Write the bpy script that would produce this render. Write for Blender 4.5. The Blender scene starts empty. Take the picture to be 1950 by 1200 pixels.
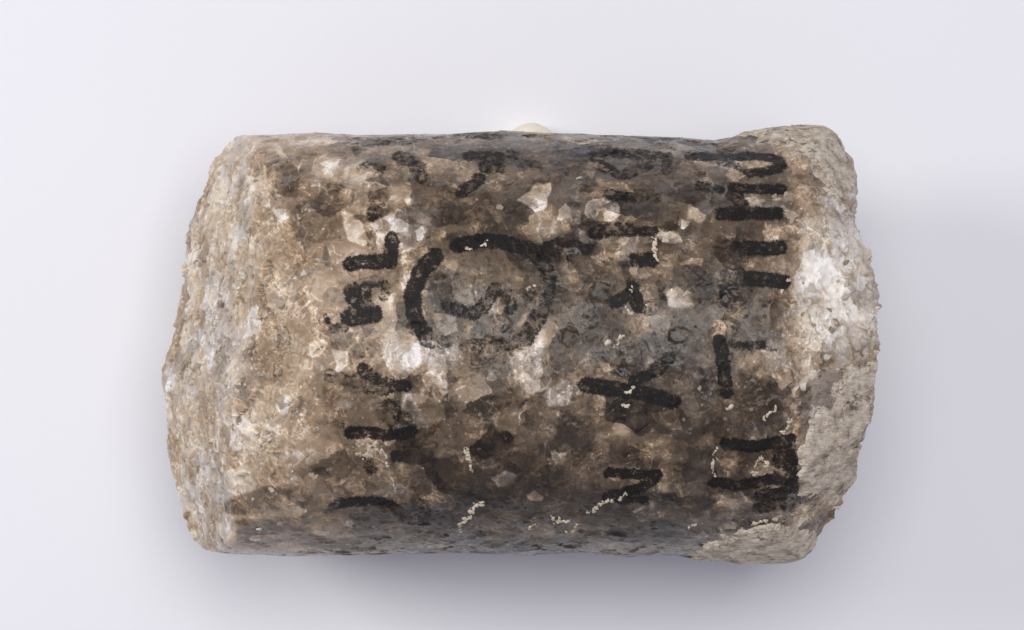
import bpy, bmesh, math, random
import numpy as np
from mathutils import Vector

sc = bpy.context.scene
C = sc.collection

# ------------------------------------------------------------------ camera, world, lights, exposure
K = 8720.0            # photograph pixels per metre in the plane of the core's axis
DC = 0.70             # camera distance above that plane
R = 0.0460            # core radius
YC = -57 / K          # the core's axis lies a little below the middle of the picture
PXC, PYC = 975.0, 657.0

cam = bpy.data.cameras.new('camera')
cam.sensor_width = 36.0
cam.lens = 36.0 * DC / (1950 / K)
cam.clip_start = 0.01
cam.clip_end = 50.0
cam_o = bpy.data.objects.new('camera', cam)
cam_o.location = (0, 0, DC + R)
C.objects.link(cam_o)
sc.camera = cam_o

w = bpy.data.worlds.new('World')
sc.world = w
w.use_nodes = True
w.node_tree.nodes['Background'].inputs[0].default_value = (0.82, 0.815, 1.0, 1)
w.node_tree.nodes['Background'].inputs[1].default_value = 0.385


def area(name, loc, target, size, power, col):
    l = bpy.data.lights.new(name, 'AREA')
    l.shape = 'RECTANGLE'
    l.size, l.size_y = size
    l.energy = power
    l.color = col
    o = bpy.data.objects.new(name, l)
    o.location = loc
    d = Vector(target) - Vector(loc)
    o.rotation_euler = d.to_track_quat('-Z', 'Y').to_euler()
    C.objects.link(o)
    return o


area('softbox_side', (-0.80, 0.26, 0.68), (0.0, 0.0, 0.03), (0.34, 0.34), 4.0, (1.0, 0.985, 0.96))
area('softbox_overhead', (0.07, 0.20, 1.08), (0.0, 0.0, 0.03), (0.60, 0.50), 6.6, (1.0, 0.985, 0.965))

sc.view_settings.view_transform = 'Standard'
sc.view_settings.look = 'None'
sc.view_settings.exposure = 0.0
sc.view_settings.gamma = 1.0
sc.cycles.use_denoising = True
sc.cycles.max_bounces = 8

# ------------------------------------------------------------------ numpy noise helpers
U = np.uint32


def _hash(x, y, z, s):
    h = (x.astype(U) * U(374761393)) ^ (y.astype(U) * U(668265263)) ^ (z.astype(U) * U(2147483647)) ^ U((s * 974711 + 1013) & 0xffffffff)
    h = (h ^ (h >> U(13))) * U(1274126177)
    h = (h ^ (h >> U(16))) * U(2246822519)
    return h ^ (h >> U(15))


def _h01(x, y, z, s):
    return (_hash(x, y, z, s) & U(0xffffff)).astype(np.float32) / np.float32(0xffffff)


def vnoise(p, s=0):
    i = np.floor(p).astype(np.int64)
    f = (p - i).astype(np.float32)
    f = f * f * f * (f * (f * 6 - 15) + 10)
    out = 0
    for dx in (0, 1):
        for dy in (0, 1):
            for dz in (0, 1):
                wgt = (f[:, 0] if dx else 1 - f[:, 0]) * (f[:, 1] if dy else 1 - f[:, 1]) * (f[:, 2] if dz else 1 - f[:, 2])
                out = out + wgt * _h01(i[:, 0] + dx, i[:, 1] + dy, i[:, 2] + dz, s)
    return out * 2 - 1


def fbm(p, octv=4, s=0, gain=0.5):
    a, t, q = 1.0, 0, p.copy()
    tot = 0
    for k in range(octv):
        t = t + a * vnoise(q, s + k)
        tot += a
        a *= gain
        q = q * 2.03 + 7.1
    return t / tot


def cells(p, s=0):
    """nearest random point: distance, id value, offset to the point"""
    i = np.floor(p).astype(np.int64)
    best = np.full(len(p), 9.0, np.float32)
    rid = np.zeros(len(p), np.float32)
    off = np.zeros((len(p), 3), np.float32)
    for dx in (-1, 0, 1):
        for dy in (-1, 0, 1):
            for dz in (-1, 0, 1):
                a, b, c = i[:, 0] + dx, i[:, 1] + dy, i[:, 2] + dz
                h = _hash(a, b, c, s)
                v = np.stack(((h & U(1023)).astype(np.float32) / 1023 + a - p[:, 0],
                              ((h >> U(10)) & U(1023)).astype(np.float32) / 1023 + b - p[:, 1],
                              ((h >> U(20)) & U(1023)).astype(np.float32) / 1023 + c - p[:, 2]), 1).astype(np.float32)
                d = (v * v).sum(1)
                m = d < best
                best = np.where(m, d, best)
                rid = np.where(m, ((h * U(2654435761)) >> U(12) & U(4095)).astype(np.float32) / 4095, rid)
                off[m] = -v[m]
    return np.sqrt(best), rid, off


def sstep(a, b, x):
    t = np.clip((x - a) / (b - a), 0, 1)
    return t * t * (3 - 2 * t)


def seg_dist(px, py, pts):
    d = np.full(px.shape, 1e9, np.float32)
    for (x0, y0), (x1, y1) in zip(pts[:-1], pts[1:]):
        vx, vy = x1 - x0, y1 - y0
        L = vx * vx + vy * vy + 1e-9
        t = np.clip(((px - x0) * vx + (py - y0) * vy) / L, 0, 1)
        d = np.minimum(d, np.hypot(px - x0 - t * vx, py - y0 - t * vy))
    return d


def poly_sdf(px, py, pts):
    d = seg_dist(px, py, pts + [pts[0]])
    ins = np.zeros(px.shape, bool)
    n = len(pts)
    for i in range(n):
        x0, y0 = pts[i]
        x1, y1 = pts[(i + 1) % n]
        if y0 == y1:
            continue
        c = ((y0 > py) != (y1 > py)) & (px < (x1 - x0) * (py - y0) / (y1 - y0) + x0)
        ins ^= c
    return np.where(ins, -d, d)


# ------------------------------------------------------------------ node helpers
class NT:
    def __init__(self, name):
        self.m = bpy.data.materials.new(name)
        self.m.use_nodes = True
        self.t = self.m.node_tree
        self.t.nodes.clear()
        self.out = self.t.nodes.new('ShaderNodeOutputMaterial')

    def n(self, typ, ins=None, **props):
        nd = self.t.nodes.new('ShaderNode' + typ)
        for k, v in props.items():
            setattr(nd, k, v)
        for k, v in (ins or {}).items():
            self.put(nd.inputs[k], v)
        return nd

    def put(self, sock, v):
        if hasattr(v, 'is_output'):
            self.t.links.new(v, sock)
        else:
            sock.default_value = v

    def math(self, op, a, b=0.0, c=0.0, clamp=False):
        nd = self.n('Math', operation=op, use_clamp=clamp)
        self.put(nd.inputs[0], a)
        self.put(nd.inputs[1], b)
        self.put(nd.inputs[2], c)
        return nd.outputs[0]

    def vec(self, op, a, b=(0, 0, 0), scale=None):
        nd = self.n('VectorMath', operation=op)
        self.put(nd.inputs[0], a)
        self.put(nd.inputs[1], b)
        if scale is not None:
            self.put(nd.inputs['Scale'], scale)
        return nd.outputs[0]

    def rng(self, v, a, b, c=0.0, d=1.0, smooth=True):
        nd = self.n('MapRange', interpolation_type='SMOOTHSTEP' if smooth else 'LINEAR')
        for i, x in enumerate((v, a, b, c, d)):
            self.put(nd.inputs[i], x)
        return nd.outputs[0]

    def mix(self, f, a, b, mode='MIX'):
        nd = self.n('Mix', data_type='RGBA', blend_type=mode)
        self.put(nd.inputs[0], f)
        self.put(nd.inputs[6], a)
        self.put(nd.inputs[7], b)
        return nd.outputs[2]

    def attr(self, name):
        return self.n('Attribute', attribute_name=name).outputs['Fac']

    def noise(self, v, scale, detail=4.0, rough=0.5, dist=0.0):
        nd = self.n('TexNoise', {'Vector': v, 'Scale': scale, 'Detail': detail, 'Roughness': rough, 'Distortion': dist})
        return nd.outputs['Fac'], nd.outputs['Color']

    def voro(self, v, scale, feature='F1', smooth=0.1):
        nd = self.n('TexVoronoi', {'Vector': v, 'Scale': scale}, feature=feature)
        if feature == 'SMOOTH_F1':
            nd.inputs['Smoothness'].default_value = smooth
        return nd

    def ramp(self, f, stops):
        nd = self.n('ValToRGB', {'Fac': f})
        el = nd.color_ramp.elements
        while len(el) < len(stops):
            el.new(0.5)
        for e, (p, c) in zip(el, stops):
            e.position = p
            e.color = (*c, 1)
        return nd.outputs[0]


def srgb(r, g, b):
    return tuple(((c / 255) / 12.92 if c / 255 <= 0.04045 else ((c / 255 + 0.055) / 1.055) ** 2.4) for c in (r, g, b))


def mm_coords(t):
    return t.vec('SCALE', t.n('TexCoord').outputs['Object'], scale=1000.0)


# ------------------------------------------------------------------ materials
def mat_core():
    t = NT('smoky_quartz_rock')
    P = mm_coords(t)
    tone, warm, white, endf, nl, wmask, emask, gmn = (t.attr(a) for a in ('tone', 'warm', 'white', 'endf', 'slow', 'wmask', 'emask', 'greyn'))
    warp = t.n('Attribute', attribute_name='warp').outputs['Vector']
    _, wc2 = t.noise(P, 1.3, 2.0, 0.6)
    warp2 = t.vec('SCALE', t.vec('SUBTRACT', wc2, (0.5, 0.5, 0.5)), scale=0.55)
    Q = t.vec('ADD', t.vec('ADD', P, warp), warp2)
    v1 = t.voro(Q, 0.13, 'F1')
    v2 = t.voro(t.vec('ADD', Q, (31, 7, 3)), 0.30, 'F1')
    v3 = t.voro(t.vec('ADD', P, warp2), 0.95, 'F1')
    sep1 = t.n('SeparateColor', {0: v1.outputs['Color']})
    sep2 = t.n('SeparateColor', {0: v2.outputs['Color']})
    sep3 = t.n('SeparateColor', {0: v3.outputs['Color']})
    r1, r2, r3 = sep1.outputs[0], sep2.outputs[0], sep3.outputs[0]
    nm, _ = t.noise(Q, 0.45, 6.0, 0.68)
    nf, _ = t.noise(P, 2.6, 3.5, 0.7)
    # grain tones: large crystals, smaller ones only where a slow mask lets them through
    few = t.rng(nl, -0.15, 0.25)
    a = t.math('MULTIPLY', t.math('MULTIPLY', t.math('SUBTRACT', r1, 0.5), 0.56), t.rng(v1.outputs['Distance'], 0.32, 0.66, 1.0, 0.35))
    b = t.math('MULTIPLY', t.math('MULTIPLY', t.math('MULTIPLY', t.math('SUBTRACT', r2, 0.5), 0.46), t.rng(v2.outputs['Distance'], 0.30, 0.64, 1.0, 0.3)), t.math('ADD', few, 0.15))
    c = t.math('MULTIPLY', t.math('SUBTRACT', nm, 0.5), 0.62)
    d = t.math('MULTIPLY', t.math('SUBTRACT', nf, 0.5), 0.28)
    # some crystals are clear and plain inside, others full of flaws; the broken end is more even
    clear = t.math('MULTIPLY_ADD', sep1.outputs[2], 0.9, 0.5)
    calm = t.math('MULTIPLY_ADD', t.attr('calm'), -0.48, 1.0)
    glass = t.math('MULTIPLY_ADD', t.attr('calm'), -0.68, 1.0)
    tex = t.math('MULTIPLY', t.math('ADD', c, t.math('MULTIPLY', d, glass)), clear)
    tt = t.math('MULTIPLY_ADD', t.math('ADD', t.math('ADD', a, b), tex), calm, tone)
    # milky wisps and healed cracks inside the crystals
    wn, _ = t.noise(Q, 0.33, 4.5, 0.62, 0.7)
    wisp = t.math('POWER', t.math('SUBTRACT', 1.0, t.math('ABSOLUTE', t.math('MULTIPLY_ADD', wn, 2.0, -1.0))), 14.0)
    wmask = t.rng(wmask, -0.1, 0.3)
    tt = t.math('ADD', tt, t.math('MULTIPLY', t.math('MULTIPLY', wisp, wmask), 0.24))
    edge = t.math('MULTIPLY', t.math('POWER', t.math('SUBTRACT', 1.0, t.math('ABSOLUTE', t.math('MULTIPLY_ADD', nm, 2.0, -1.0))), 26.0), t.rng(emask, 0.0, 0.35))
    tt = t.math('ADD', tt, t.math('MULTIPLY', t.math('MULTIPLY', edge, glass), 0.12))
    tt = t.math('ADD', tt, t.math('MULTIPLY', t.rng(t.math('MULTIPLY_ADD', nm, 0.35, nf), 0.80, 0.90), t.math('MULTIPLY', glass, t.math('MULTIPLY_ADD', few, 0.15, 0.04))))
    tt = t.math('SUBTRACT', tt, t.math('MULTIPLY', t.math('MULTIPLY', glass, t.rng(nf, 0.34, 0.26)), 0.16))
    speck = t.math('MULTIPLY', t.rng(r3, 0.90, 0.91), t.rng(v3.outputs['Distance'], 0.12, 0.34, 1.0, 0.0))
    tt = t.math('ADD', tt, t.math('MULTIPLY', speck, 0.20))
    tt = t.math('ADD', tt, 0.0, clamp=True)
    brown = t.ramp(tt, [(0.0, srgb(34, 27, 20)), (0.25, srgb(68, 56, 43)), (0.48, srgb(110, 94, 76)),
                        (0.70, srgb(168, 146, 121)), (0.87, srgb(210, 194, 172)), (1.0, srgb(236, 229, 218))])
    grey = t.ramp(tt, [(0.0, srgb(38, 32, 26)), (0.25, srgb(72, 62, 53)), (0.48, srgb(112, 101, 89)),
                       (0.70, srgb(165, 151, 136)), (0.87, srgb(207, 200, 193)), (1.0, srgb(238, 234, 229))])
    gm = t.rng(t.math('ADD', t.math('MULTIPLY', t.math('SUBTRACT', sep1.outputs[1], 0.5), 0.5),
                      t.math('MULTIPLY_ADD', warm, -1.0, t.math('MULTIPLY_ADD', gmn, 0.5, 0.40))), -0.22, 0.22)
    col = t.mix(gm, brown, grey)
    rust = t.math('MULTIPLY', t.rng(t.math('SUBTRACT', wmask, gmn), 0.2, 0.9), 0.35)
    col = t.mix(t.math('MULTIPLY', rust, warm), col, t.mix(1.0, col, (1.0, 0.86, 0.72, 1), 'MULTIPLY'))
    wm = t.math('MULTIPLY', white, t.rng(t.math('ADD', nm, t.math('MULTIPLY', t.math('SUBTRACT', r2, 0.5), 0.35)), 0.30, 0.62, 0.25, 1.0))
    col = t.mix(wm, col, (*srgb(232, 227, 219), 1))
    # normals: each crystal's broken face leans its own way, so some of them glint
    N = t.n('NewGeometry').outputs['Normal']
    lean = t.math('MULTIPLY_ADD', endf, 0.34, 0.10)
    f2 = t.vec('SCALE', t.vec('SUBTRACT', v2.outputs['Color'], (0.5, 0.5, 0.5)), scale=lean)
    glint = t.math('MULTIPLY', t.rng(sep3.outputs[1], 0.88, 0.885), t.rng(v3.outputs['Distance'], 0.42, 0.46, 1.0, 0.0))
    f3 = t.vec('SCALE', t.vec('SUBTRACT', v3.outputs['Color'], (0.5, 0.5, 0.5)), scale=t.math('ADD', t.math('MULTIPLY', glint, 0.7), t.math('MULTIPLY_ADD', endf, 0.30, 0.12)))
    N2 = t.vec('NORMALIZE', t.vec('ADD', N, t.vec('ADD', f2, f3)))
    hgt = t.math('ADD', t.math('MULTIPLY', nm, 0.6), t.math('MULTIPLY', nf, t.math('MULTIPLY', glass, 0.38)))
    hgt = t.math('ADD', hgt, t.math('MULTIPLY', edge, -0.06))
    bmp = t.n('Bump', {'Strength': 0.40, 'Distance': 0.0004, 'Height': hgt, 'Normal': N2})
    rough = t.math('MULTIPLY', t.rng(t.math('ADD', r2, t.math('MULTIPLY', nf, 0.6)), 0.2, 1.3, 0.13, 0.46), t.math('MULTIPLY_ADD', glass, 0.45, 0.55))
    rough = t.math('MULTIPLY_ADD', glint, t.math('SUBTRACT', 0.07, rough), rough)
    bs = t.n('BsdfPrincipled', {'Base Color': col, 'Roughness': rough, 'Normal': bmp.outputs[0], 'IOR': 1.5,
                                'Specular IOR Level': 0.36, 'Sheen Weight': 0.05, 'Sheen Roughness': 0.35, 'Sheen Tint': (0.93, 0.92, 1.0, 1), 'Subsurface Weight': t.math('MULTIPLY_ADD', t.attr('calm'), 0.2, 0.65), 'Subsurface Radius': (1.0, 0.78, 0.58),
                                'Subsurface Scale': t.math('MULTIPLY_ADD', t.attr('calm'), 0.0014, 0.0017)})
    t.put(t.out.inputs[0], bs.outputs[0])
    return t.m


def mat_ink():
    t = NT('worn_black_marker_ink')
    P = mm_coords(t)
    sdf, dens = t.attr('sdf'), t.attr('dens')          # sdf in photograph pixels, negative inside the stroke
    nf, _ = t.noise(P, 3.2, 5.0, 0.7)
    nm, _ = t.noise(P, 0.75, 4.0, 0.65)
    ng, _ = t.noise(t.n('Mapping', {'Vector': P, 'Scale': (2.5, 9.0, 2.5)}).outputs[0], 0.6, 3.0, 0.6)
    e = t.math('ADD', sdf, t.math('MULTIPLY', t.math('SUBTRACT', nf, 0.5), 17.0))
    e = t.math('ADD', e, t.math('MULTIPLY', t.math('SUBTRACT', nm, 0.5), 11.0))
    cover = t.rng(e, -1.2, 1.5, 1.0, 0.0)
    rim = t.math('MULTIPLY', t.rng(t.math('ABSOLUTE', t.math('ADD', e, 3.0)), 0.0, 3.5, 1.0, 0.0), 0.22)
    wear = t.math('ADD', t.math('MULTIPLY', nm, 0.8), t.math('ADD', t.math('MULTIPLY', nf, 0.65), t.math('MULTIPLY', ng, 0.35)))
    gr = t.n('SeparateColor', {0: t.voro(P, 0.9).outputs['Color']}).outputs[0]
    wear = t.math('MULTIPLY', t.math('MULTIPLY_ADD', t.math('SUBTRACT', gr, 0.5), 0.16, t.math('SUBTRACT', wear, 0.90)), 9.0)
    thr = t.math('MULTIPLY_ADD', dens, 4.6, -3.08)
    body = t.rng(t.math('SUBTRACT', thr, wear), -0.7, 0.9)
    al = t.math('MULTIPLY', cover, t.math('MINIMUM', t.math('ADD', body, rim), 0.97))
    al = t.math('MULTIPLY', al, t.math('MULTIPLY_ADD', dens, 0.45, 0.46))
    al = t.math('MAXIMUM', al, t.math('MULTIPLY', t.rng(e, -5.0, 3.0, 1.0, 0.0), t.math('MULTIPLY', t.math('MULTIPLY', dens, t.rng(nm, 0.25, 0.75, 0.9, 0.3)), 0.62)))
    sc1, _ = t.noise(t.n('Mapping', {'Vector': P, 'Rotation': (0.0, 0.0, 0.35), 'Scale': (0.25, 7.0, 1.0)}).outputs[0], 1.0, 2.0, 0.5)
    al = t.math('MULTIPLY', al, t.rng(sc1, 0.66, 0.72, 1.0, 0.55))
    col = t.mix(nm, (*srgb(14, 12, 13), 1), (*srgb(36, 31, 29), 1))
    bmp = t.n('Bump', {'Strength': 0.5, 'Distance': 0.0003, 'Height': nf})
    bs = t.n('BsdfPrincipled', {'Base Color': col, 'Roughness': 0.5, 'Alpha': al, 'Normal': bmp.outputs[0], 'Specular IOR Level': 0.22})
    t.put(t.out.inputs[0], bs.outputs[0])
    return t.m


def mat_clay(name, c0, c1, stain):
    t = NT(name)
    P = mm_coords(t)
    n1, _ = t.noise(P, 0.35, 7.0, 0.66)
    n2, _ = t.noise(P, 3.0, 5.0, 0.7)
    n3, _ = t.noise(t.n('Mapping', {'Vector': P, 'Rotation': (0.4, 0.2, 0.5), 'Scale': (0.35, 2.2, 0.8)}).outputs[0], 1.0, 5.0, 0.6, 0.5)
    k = t.math('ADD', t.math('MULTIPLY', n1, 0.65), t.math('ADD', t.math('MULTIPLY', n2, 0.25), t.math('MULTIPLY', n3, 0.3)))
    col = t.mix(t.rng(k, 0.44, 0.74), (*c0, 1), (*c1, 1))
    sm = t.math('MULTIPLY', t.rng(t.noise(t.vec('ADD', P, (11, 5, 40)), 0.30, 7.0, 0.72)[0], 0.54, 0.66), stain)
    col = t.mix(sm, col, (*srgb(72, 62, 54), 1))
    lay, _ = t.noise(t.n('Mapping', {'Vector': P, 'Rotation': (0.3, 0.1, -0.25), 'Scale': (0.12, 0.75, 0.5)}).outputs[0], 0.8, 4.0, 0.5, 0.2)
    crack = t.math('POWER', t.math('SUBTRACT', 1.0, t.math('ABSOLUTE', t.math('MULTIPLY_ADD', lay, 2.0, -1.0))), 30.0)
    crack = t.math('MULTIPLY', crack, t.rng(n1, 0.54, 0.66))
    col = t.mix(t.math('MULTIPLY', crack, stain), col, (*srgb(80, 68, 57), 1))
    col = t.mix(t.math('MULTIPLY', t.rng(n2, 0.56, 0.70), 0.30 * stain + 0.05), col, (*srgb(96, 84, 72), 1))
    h = t.math('ADD', t.math('MULTIPLY_ADD', lay, 1.2, n3), t.math('MULTIPLY_ADD', crack, -0.4, t.math('MULTIPLY', n2, 0.5)))
    bmp = t.n('Bump', {'Strength': 0.7, 'Distance': 0.0005, 'Height': h})
    bs = t.n('BsdfPrincipled', {'Base Color': col, 'Roughness': 0.85, 'Normal': bmp.outputs[0], 'Specular IOR Level': 0.25})
    t.put(t.out.inputs[0], bs.outputs[0])
    return t.m


def mat_crystal(name, c0, c1, rough):
    t = NT(name)
    P = mm_coords(t)
    rnd = t.n('ObjectInfo').outputs['Random']
    n1, _ = t.noise(t.n('NewGeometry').outputs['Position'], 420.0, 5.0, 0.65)
    col = t.mix(t.math('ADD', t.math('MULTIPLY', rnd, 0.7), t.math('MULTIPLY', t.math('SUBTRACT', n1, 0.4), 0.8), clamp=True), (*c0, 1), (*c1, 1))
    bmp = t.n('Bump', {'Strength': 0.5, 'Distance': 0.0003, 'Height': n1})
    bs = t.n('BsdfPrincipled', {'Base Color': col, 'Roughness': rough, 'Normal': bmp.outputs[0],
                                'Transmission Weight': 0.25, 'IOR': 1.5})
    t.put(t.out.inputs[0], bs.outputs[0])
    return t.m


def mat_board():
    t = NT('white_paper_board')
    P = mm_coords(t)
    n1, _ = t.noise(P, 1.2, 6.0, 0.7)
    n2, _ = t.noise(P, 0.02, 3.0)
    col = t.mix(t.math('MULTIPLY', n2, 0.5), (0.80, 0.805, 0.83, 1), (0.785, 0.79, 0.82, 1))
    bmp = t.n('Bump', {'Strength': 0.12, 'Distance': 0.0003, 'Height': n1})
    bs = t.n('BsdfPrincipled', {'Base Color': col, 'Roughness': 0.8, 'Normal': bmp.outputs[0], 'Specular IOR Level': 0.2})
    t.put(t.out.inputs[0], bs.outputs[0])
    return t.m


def mat_putty():
    t = NT('cream_putty')
    P = mm_coords(t)
    n1, _ = t.noise(P, 0.4, 5.0, 0.6)
    col = t.mix(n1, (*srgb(238, 226, 200), 1), (*srgb(246, 238, 220), 1))
    bmp = t.n('Bump', {'Strength': 0.3, 'Distance': 0.0005, 'Height': n1})
    bs = t.n('BsdfPrincipled', {'Base Color': col, 'Roughness': 0.55, 'Normal': bmp.outputs[0]})
    t.put(t.out.inputs[0], bs.outputs[0])
    return t.m


M_CORE, M_INK = mat_core(), mat_ink()
M_CLAY = mat_clay('tan_clay_crust', srgb(146, 130, 111), srgb(224, 212, 193), 0.85)
M_GREYCLAY = mat_clay('speckled_grey_clay', srgb(112, 100, 90), srgb(172, 158, 144), 0.9)
M_WHITE = mat_clay('chalky_white_crust', srgb(158, 138, 114), srgb(228, 216, 196), 0.25)
M_QUARTZ = mat_crystal('clear_quartz', srgb(150, 130, 106), srgb(226, 216, 200), 0.12)
M_BOARD, M_PUTTY = mat_board(), mat_putty()


def raw_mesh(name, verts, quads, mat, smooth=True, attrs=None):
    me = bpy.data.meshes.new(name)
    me.vertices.add(len(verts))
    me.vertices.foreach_set('co', np.ascontiguousarray(verts, np.float32).ravel())
    nq = len(quads)
    me.loops.add(nq * 4)
    me.loops.foreach_set('vertex_index', np.ascontiguousarray(quads, np.int32).ravel())
    me.polygons.add(nq)
    me.polygons.foreach_set('loop_start', np.arange(0, nq * 4, 4, dtype=np.int32))
    me.update(calc_edges=True)
    me.polygons.foreach_set('use_smooth', np.full(nq, smooth, bool))
    for k, v in (attrs or {}).items():
        a = me.attributes.new(k, 'FLOAT' if v.ndim == 1 else 'FLOAT_VECTOR', 'POINT')
        a.data.foreach_set('value' if v.ndim == 1 else 'vector', np.ascontiguousarray(v, np.float32).ravel())
    me.materials.append(mat)
    return me


def link(name, me, parent=None):
    o = bpy.data.objects.new(name, me)
    C.objects.link(o)
    o.parent = parent
    return o


# ------------------------------------------------------------------ the white board
n = 60
gx = np.linspace(-1.6, 1.6, n)
X, Y = np.meshgrid(gx, gx, indexing='ij')
bv = np.stack((X.ravel(), Y.ravel(), np.zeros(n * n)), 1)
ii, jj = np.meshgrid(np.arange(n - 1), np.arange(n - 1), indexing='ij')
bq = np.stack((ii * n + jj, (ii + 1) * n + jj, (ii + 1) * n + jj + 1, ii * n + jj + 1), -1).reshape(-1, 4)
board = link('tabletop', raw_mesh('tabletop', bv, bq, M_BOARD))
board['kind'] = 'structure'
board['label'] = 'plain white matt surface under the rock core'

# ------------------------------------------------------------------ the rock core: one closed body
root = bpy.data.objects.new('rock_core', None)
root.location = (0, YC, R)
root.empty_display_size = 0.02
C.objects.link(root)
root['label'] = 'mottled brown quartz drill core with worn black marker writing, lying on white surface'
root['category'] = 'rock core'

NS, NU, NB, NCAP = 820, 640, 90, 150
th = np.concatenate((np.linspace(-100, 100, NU, endpoint=False), np.linspace(100, 260, NB, endpoint=False))) * math.pi / 180
NT_ = len(th)
sy, cz = np.sin(th), np.cos(th)          # y = r sin, z = r cos (0 = top)

TOP = np.array([(300, 258), (455, 259), (520, 258), (600, 253), (680, 258), (850, 256), (960, 250), (1060, 254), (1200, 260), (1290, 262),
                (1360, 268), (1400, 260), (1470, 247), (1550, 244), (1700, 244)], float)
BOT = np.array([(300, 1046), (375, 1048), (450, 1054), (560, 1058), (680, 1056), (860, 1052), (1000, 1056), (1100, 1052), (1200, 1061),
                (1255, 1055), (1310, 1059), (1440, 1068), (1540, 1062), (1700, 1060)], float)
RSIL = np.array([(240, 1545), (245, 1557), (270, 1585), (310, 1620), (360, 1628), (440, 1623), (480, 1638), (520, 1652), (560, 1663), (620, 1656),
                 (700, 1658), (780, 1650), (830, 1632), (900, 1624), (930, 1608), (960, 1596), (1000, 1568), (1050, 1520), (1075, 1440)], float)
LSIL = np.array([(250, 462), (258, 452), (300, 410), (340, 395), (380, 378), (440, 357), (500, 352), (560, 345), (600, 335), (660, 325), (700, 312),
                 (740, 307), (790, 316), (850, 320), (900, 328), (940, 340), (955, 346), (1000, 358), (1030, 368), (1050, 380)], float)


def left_end(y, z):
    """broken face: leans back above the widest level, undercut a little below it"""
    h = np.sqrt(np.maximum(R * R - y * y, 0))
    zs = -0.12 * h
    sil = (np.interp(PYC - y * K, LSIL[:, 0], LSIL[:, 1]) - PXC) / K * (DC - zs) / DC
    return sil + 0.47 * np.maximum(z - zs, 0) + 0.10 * np.maximum(zs - z, 0)


def right_end(y, z):
    zs = 0.55 * np.sqrt(np.maximum(R * R - y * y, 0))
    act = np.interp(PYC - y * K, RSIL[:, 0], RSIL[:, 1])
    return (act - PXC) / K * (DC - zs) / DC


up = np.clip(cz, 0, 1)
bevL = 0.0010 + 0.0008 * up
bevR = 0.0022 + 0.0028 * up
rimL_y, rimL_z = (R - bevL) * sy, (R - bevL) * cz
rimR_y, rimR_z = (R - bevR) * sy, (R - bevR) * cz
xL, xR = left_end(rimL_y, rimL_z), right_end(rimR_y, rimR_z)
s = np.linspace(0, 1, NS)[:, None]
LX = xL[None] * (1 - s) + xR[None] * s
dl, dr = LX - xL[None], xR[None] - LX
r = np.full_like(LX, R)


def bev(d, b):
    q = np.clip(b - d, 0, b)
    return b - np.sqrt(np.maximum(b * b - q * q, 0))


pxl = PXC + K * LX
top = (PYC - np.interp(pxl, TOP[:, 0], TOP[:, 1])) / K - R
bot = (np.interp(pxl, BOT[:, 0], BOT[:, 1]) - PYC) / K - R
r += top * sstep(0.55, 1.0, sy)[None] + bot * sstep(0.55, 1.0, -sy)[None]
r -= bev(dl, bevL[None]) + bev(dr, bevR[None])
lat = np.stack((LX, r * sy[None], r * cz[None]), -1)
# caps, from the rims to the middle
f = (1 - (np.arange(1, NCAP + 1) / (NCAP + 0.0)) ** 0.9)[:, None]
f[-1] = 0.002
rl, rr = r[0][None] * f, r[-1][None] * f
capL = np.stack((left_end(rl * sy, rl * cz), rl * sy[None], rl * cz[None]), -1)[::-1]
capR = np.stack((right_end(rr * sy, rr * cz), rr * sy[None], rr * cz[None]), -1)
G = np.concatenate((capL, lat, capR), 0)
NR = G.shape[0]
part = np.concatenate((np.full(NCAP, -1), np.zeros(NS), np.full(NCAP, 1)))
G = G.astype(np.float32)


def grid_normals(G):
    du = np.gradient(G, axis=0)
    dv = np.roll(G, -1, 1) - np.roll(G, 1, 1)
    N = np.cross(dv, du)
    L = np.linalg.norm(N, axis=-1, keepdims=True)
    return N / np.maximum(L, 1e-12)


V = G.reshape(-1, 3)
# broken planes at the two ends (local metres, roughened)
nz_big = fbm(V * 160, 4, 3)
nz_mid = fbm(V * 420, 4, 11)


def cut(nv, p0, rough):
    global V
    nv = np.array(nv) / np.linalg.norm(nv)
    d = V @ nv - np.dot(p0, nv) + nz_big * rough + nz_mid * rough * 0.4
    V = V - np.maximum(d, 0)[:, None] * nv[None].astype(np.float32) * 0.93


def at(px, py, rad=R):
    """photograph pixel -> point on the core's upper surface (local)"""
    z = 0.0
    for _ in range(12):
        y = (600 - py) / K * (DC - z) / DC - YC
        z = math.sqrt(max(rad * rad - y * y, 0))
    return np.array(((px - 975) / K * (DC - z) / DC, y, z))


cut((-0.50, 0.03, 0.86), at(598, 620), 0.0008)
cut((-0.50, 0.45, 0.74), at(540, 380), 0.0008)
cut((-0.55, -0.36, 0.76), at(548, 850), 0.0008)
cut((0.55, -0.18, 0.82), at(1524, 810), 0.0005)
cut((0.50, 0.10, 0.86), at(1545, 520), 0.0010)
cut((0.62, 0.55, 0.55), at(1545, 330), 0.0007)
cut((0.55, -0.62, 0.50), at(1500, 960), 0.0006)
cut((0.66, -0.40, 0.62), at(1560, 880), 0.0004)
cut((0.30, 0.12, 0.94), at(1535, 745), 0.0003)
Nn = grid_normals(V.reshape(NR, NT_, 3)).reshape(-1, 3).astype(np.float32)
if (Nn[NR // 2 * NT_: NR // 2 * NT_ + 5] * V[NR // 2 * NT_: NR // 2 * NT_ + 5]).sum() < 0:
    Nn = -Nn

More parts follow.
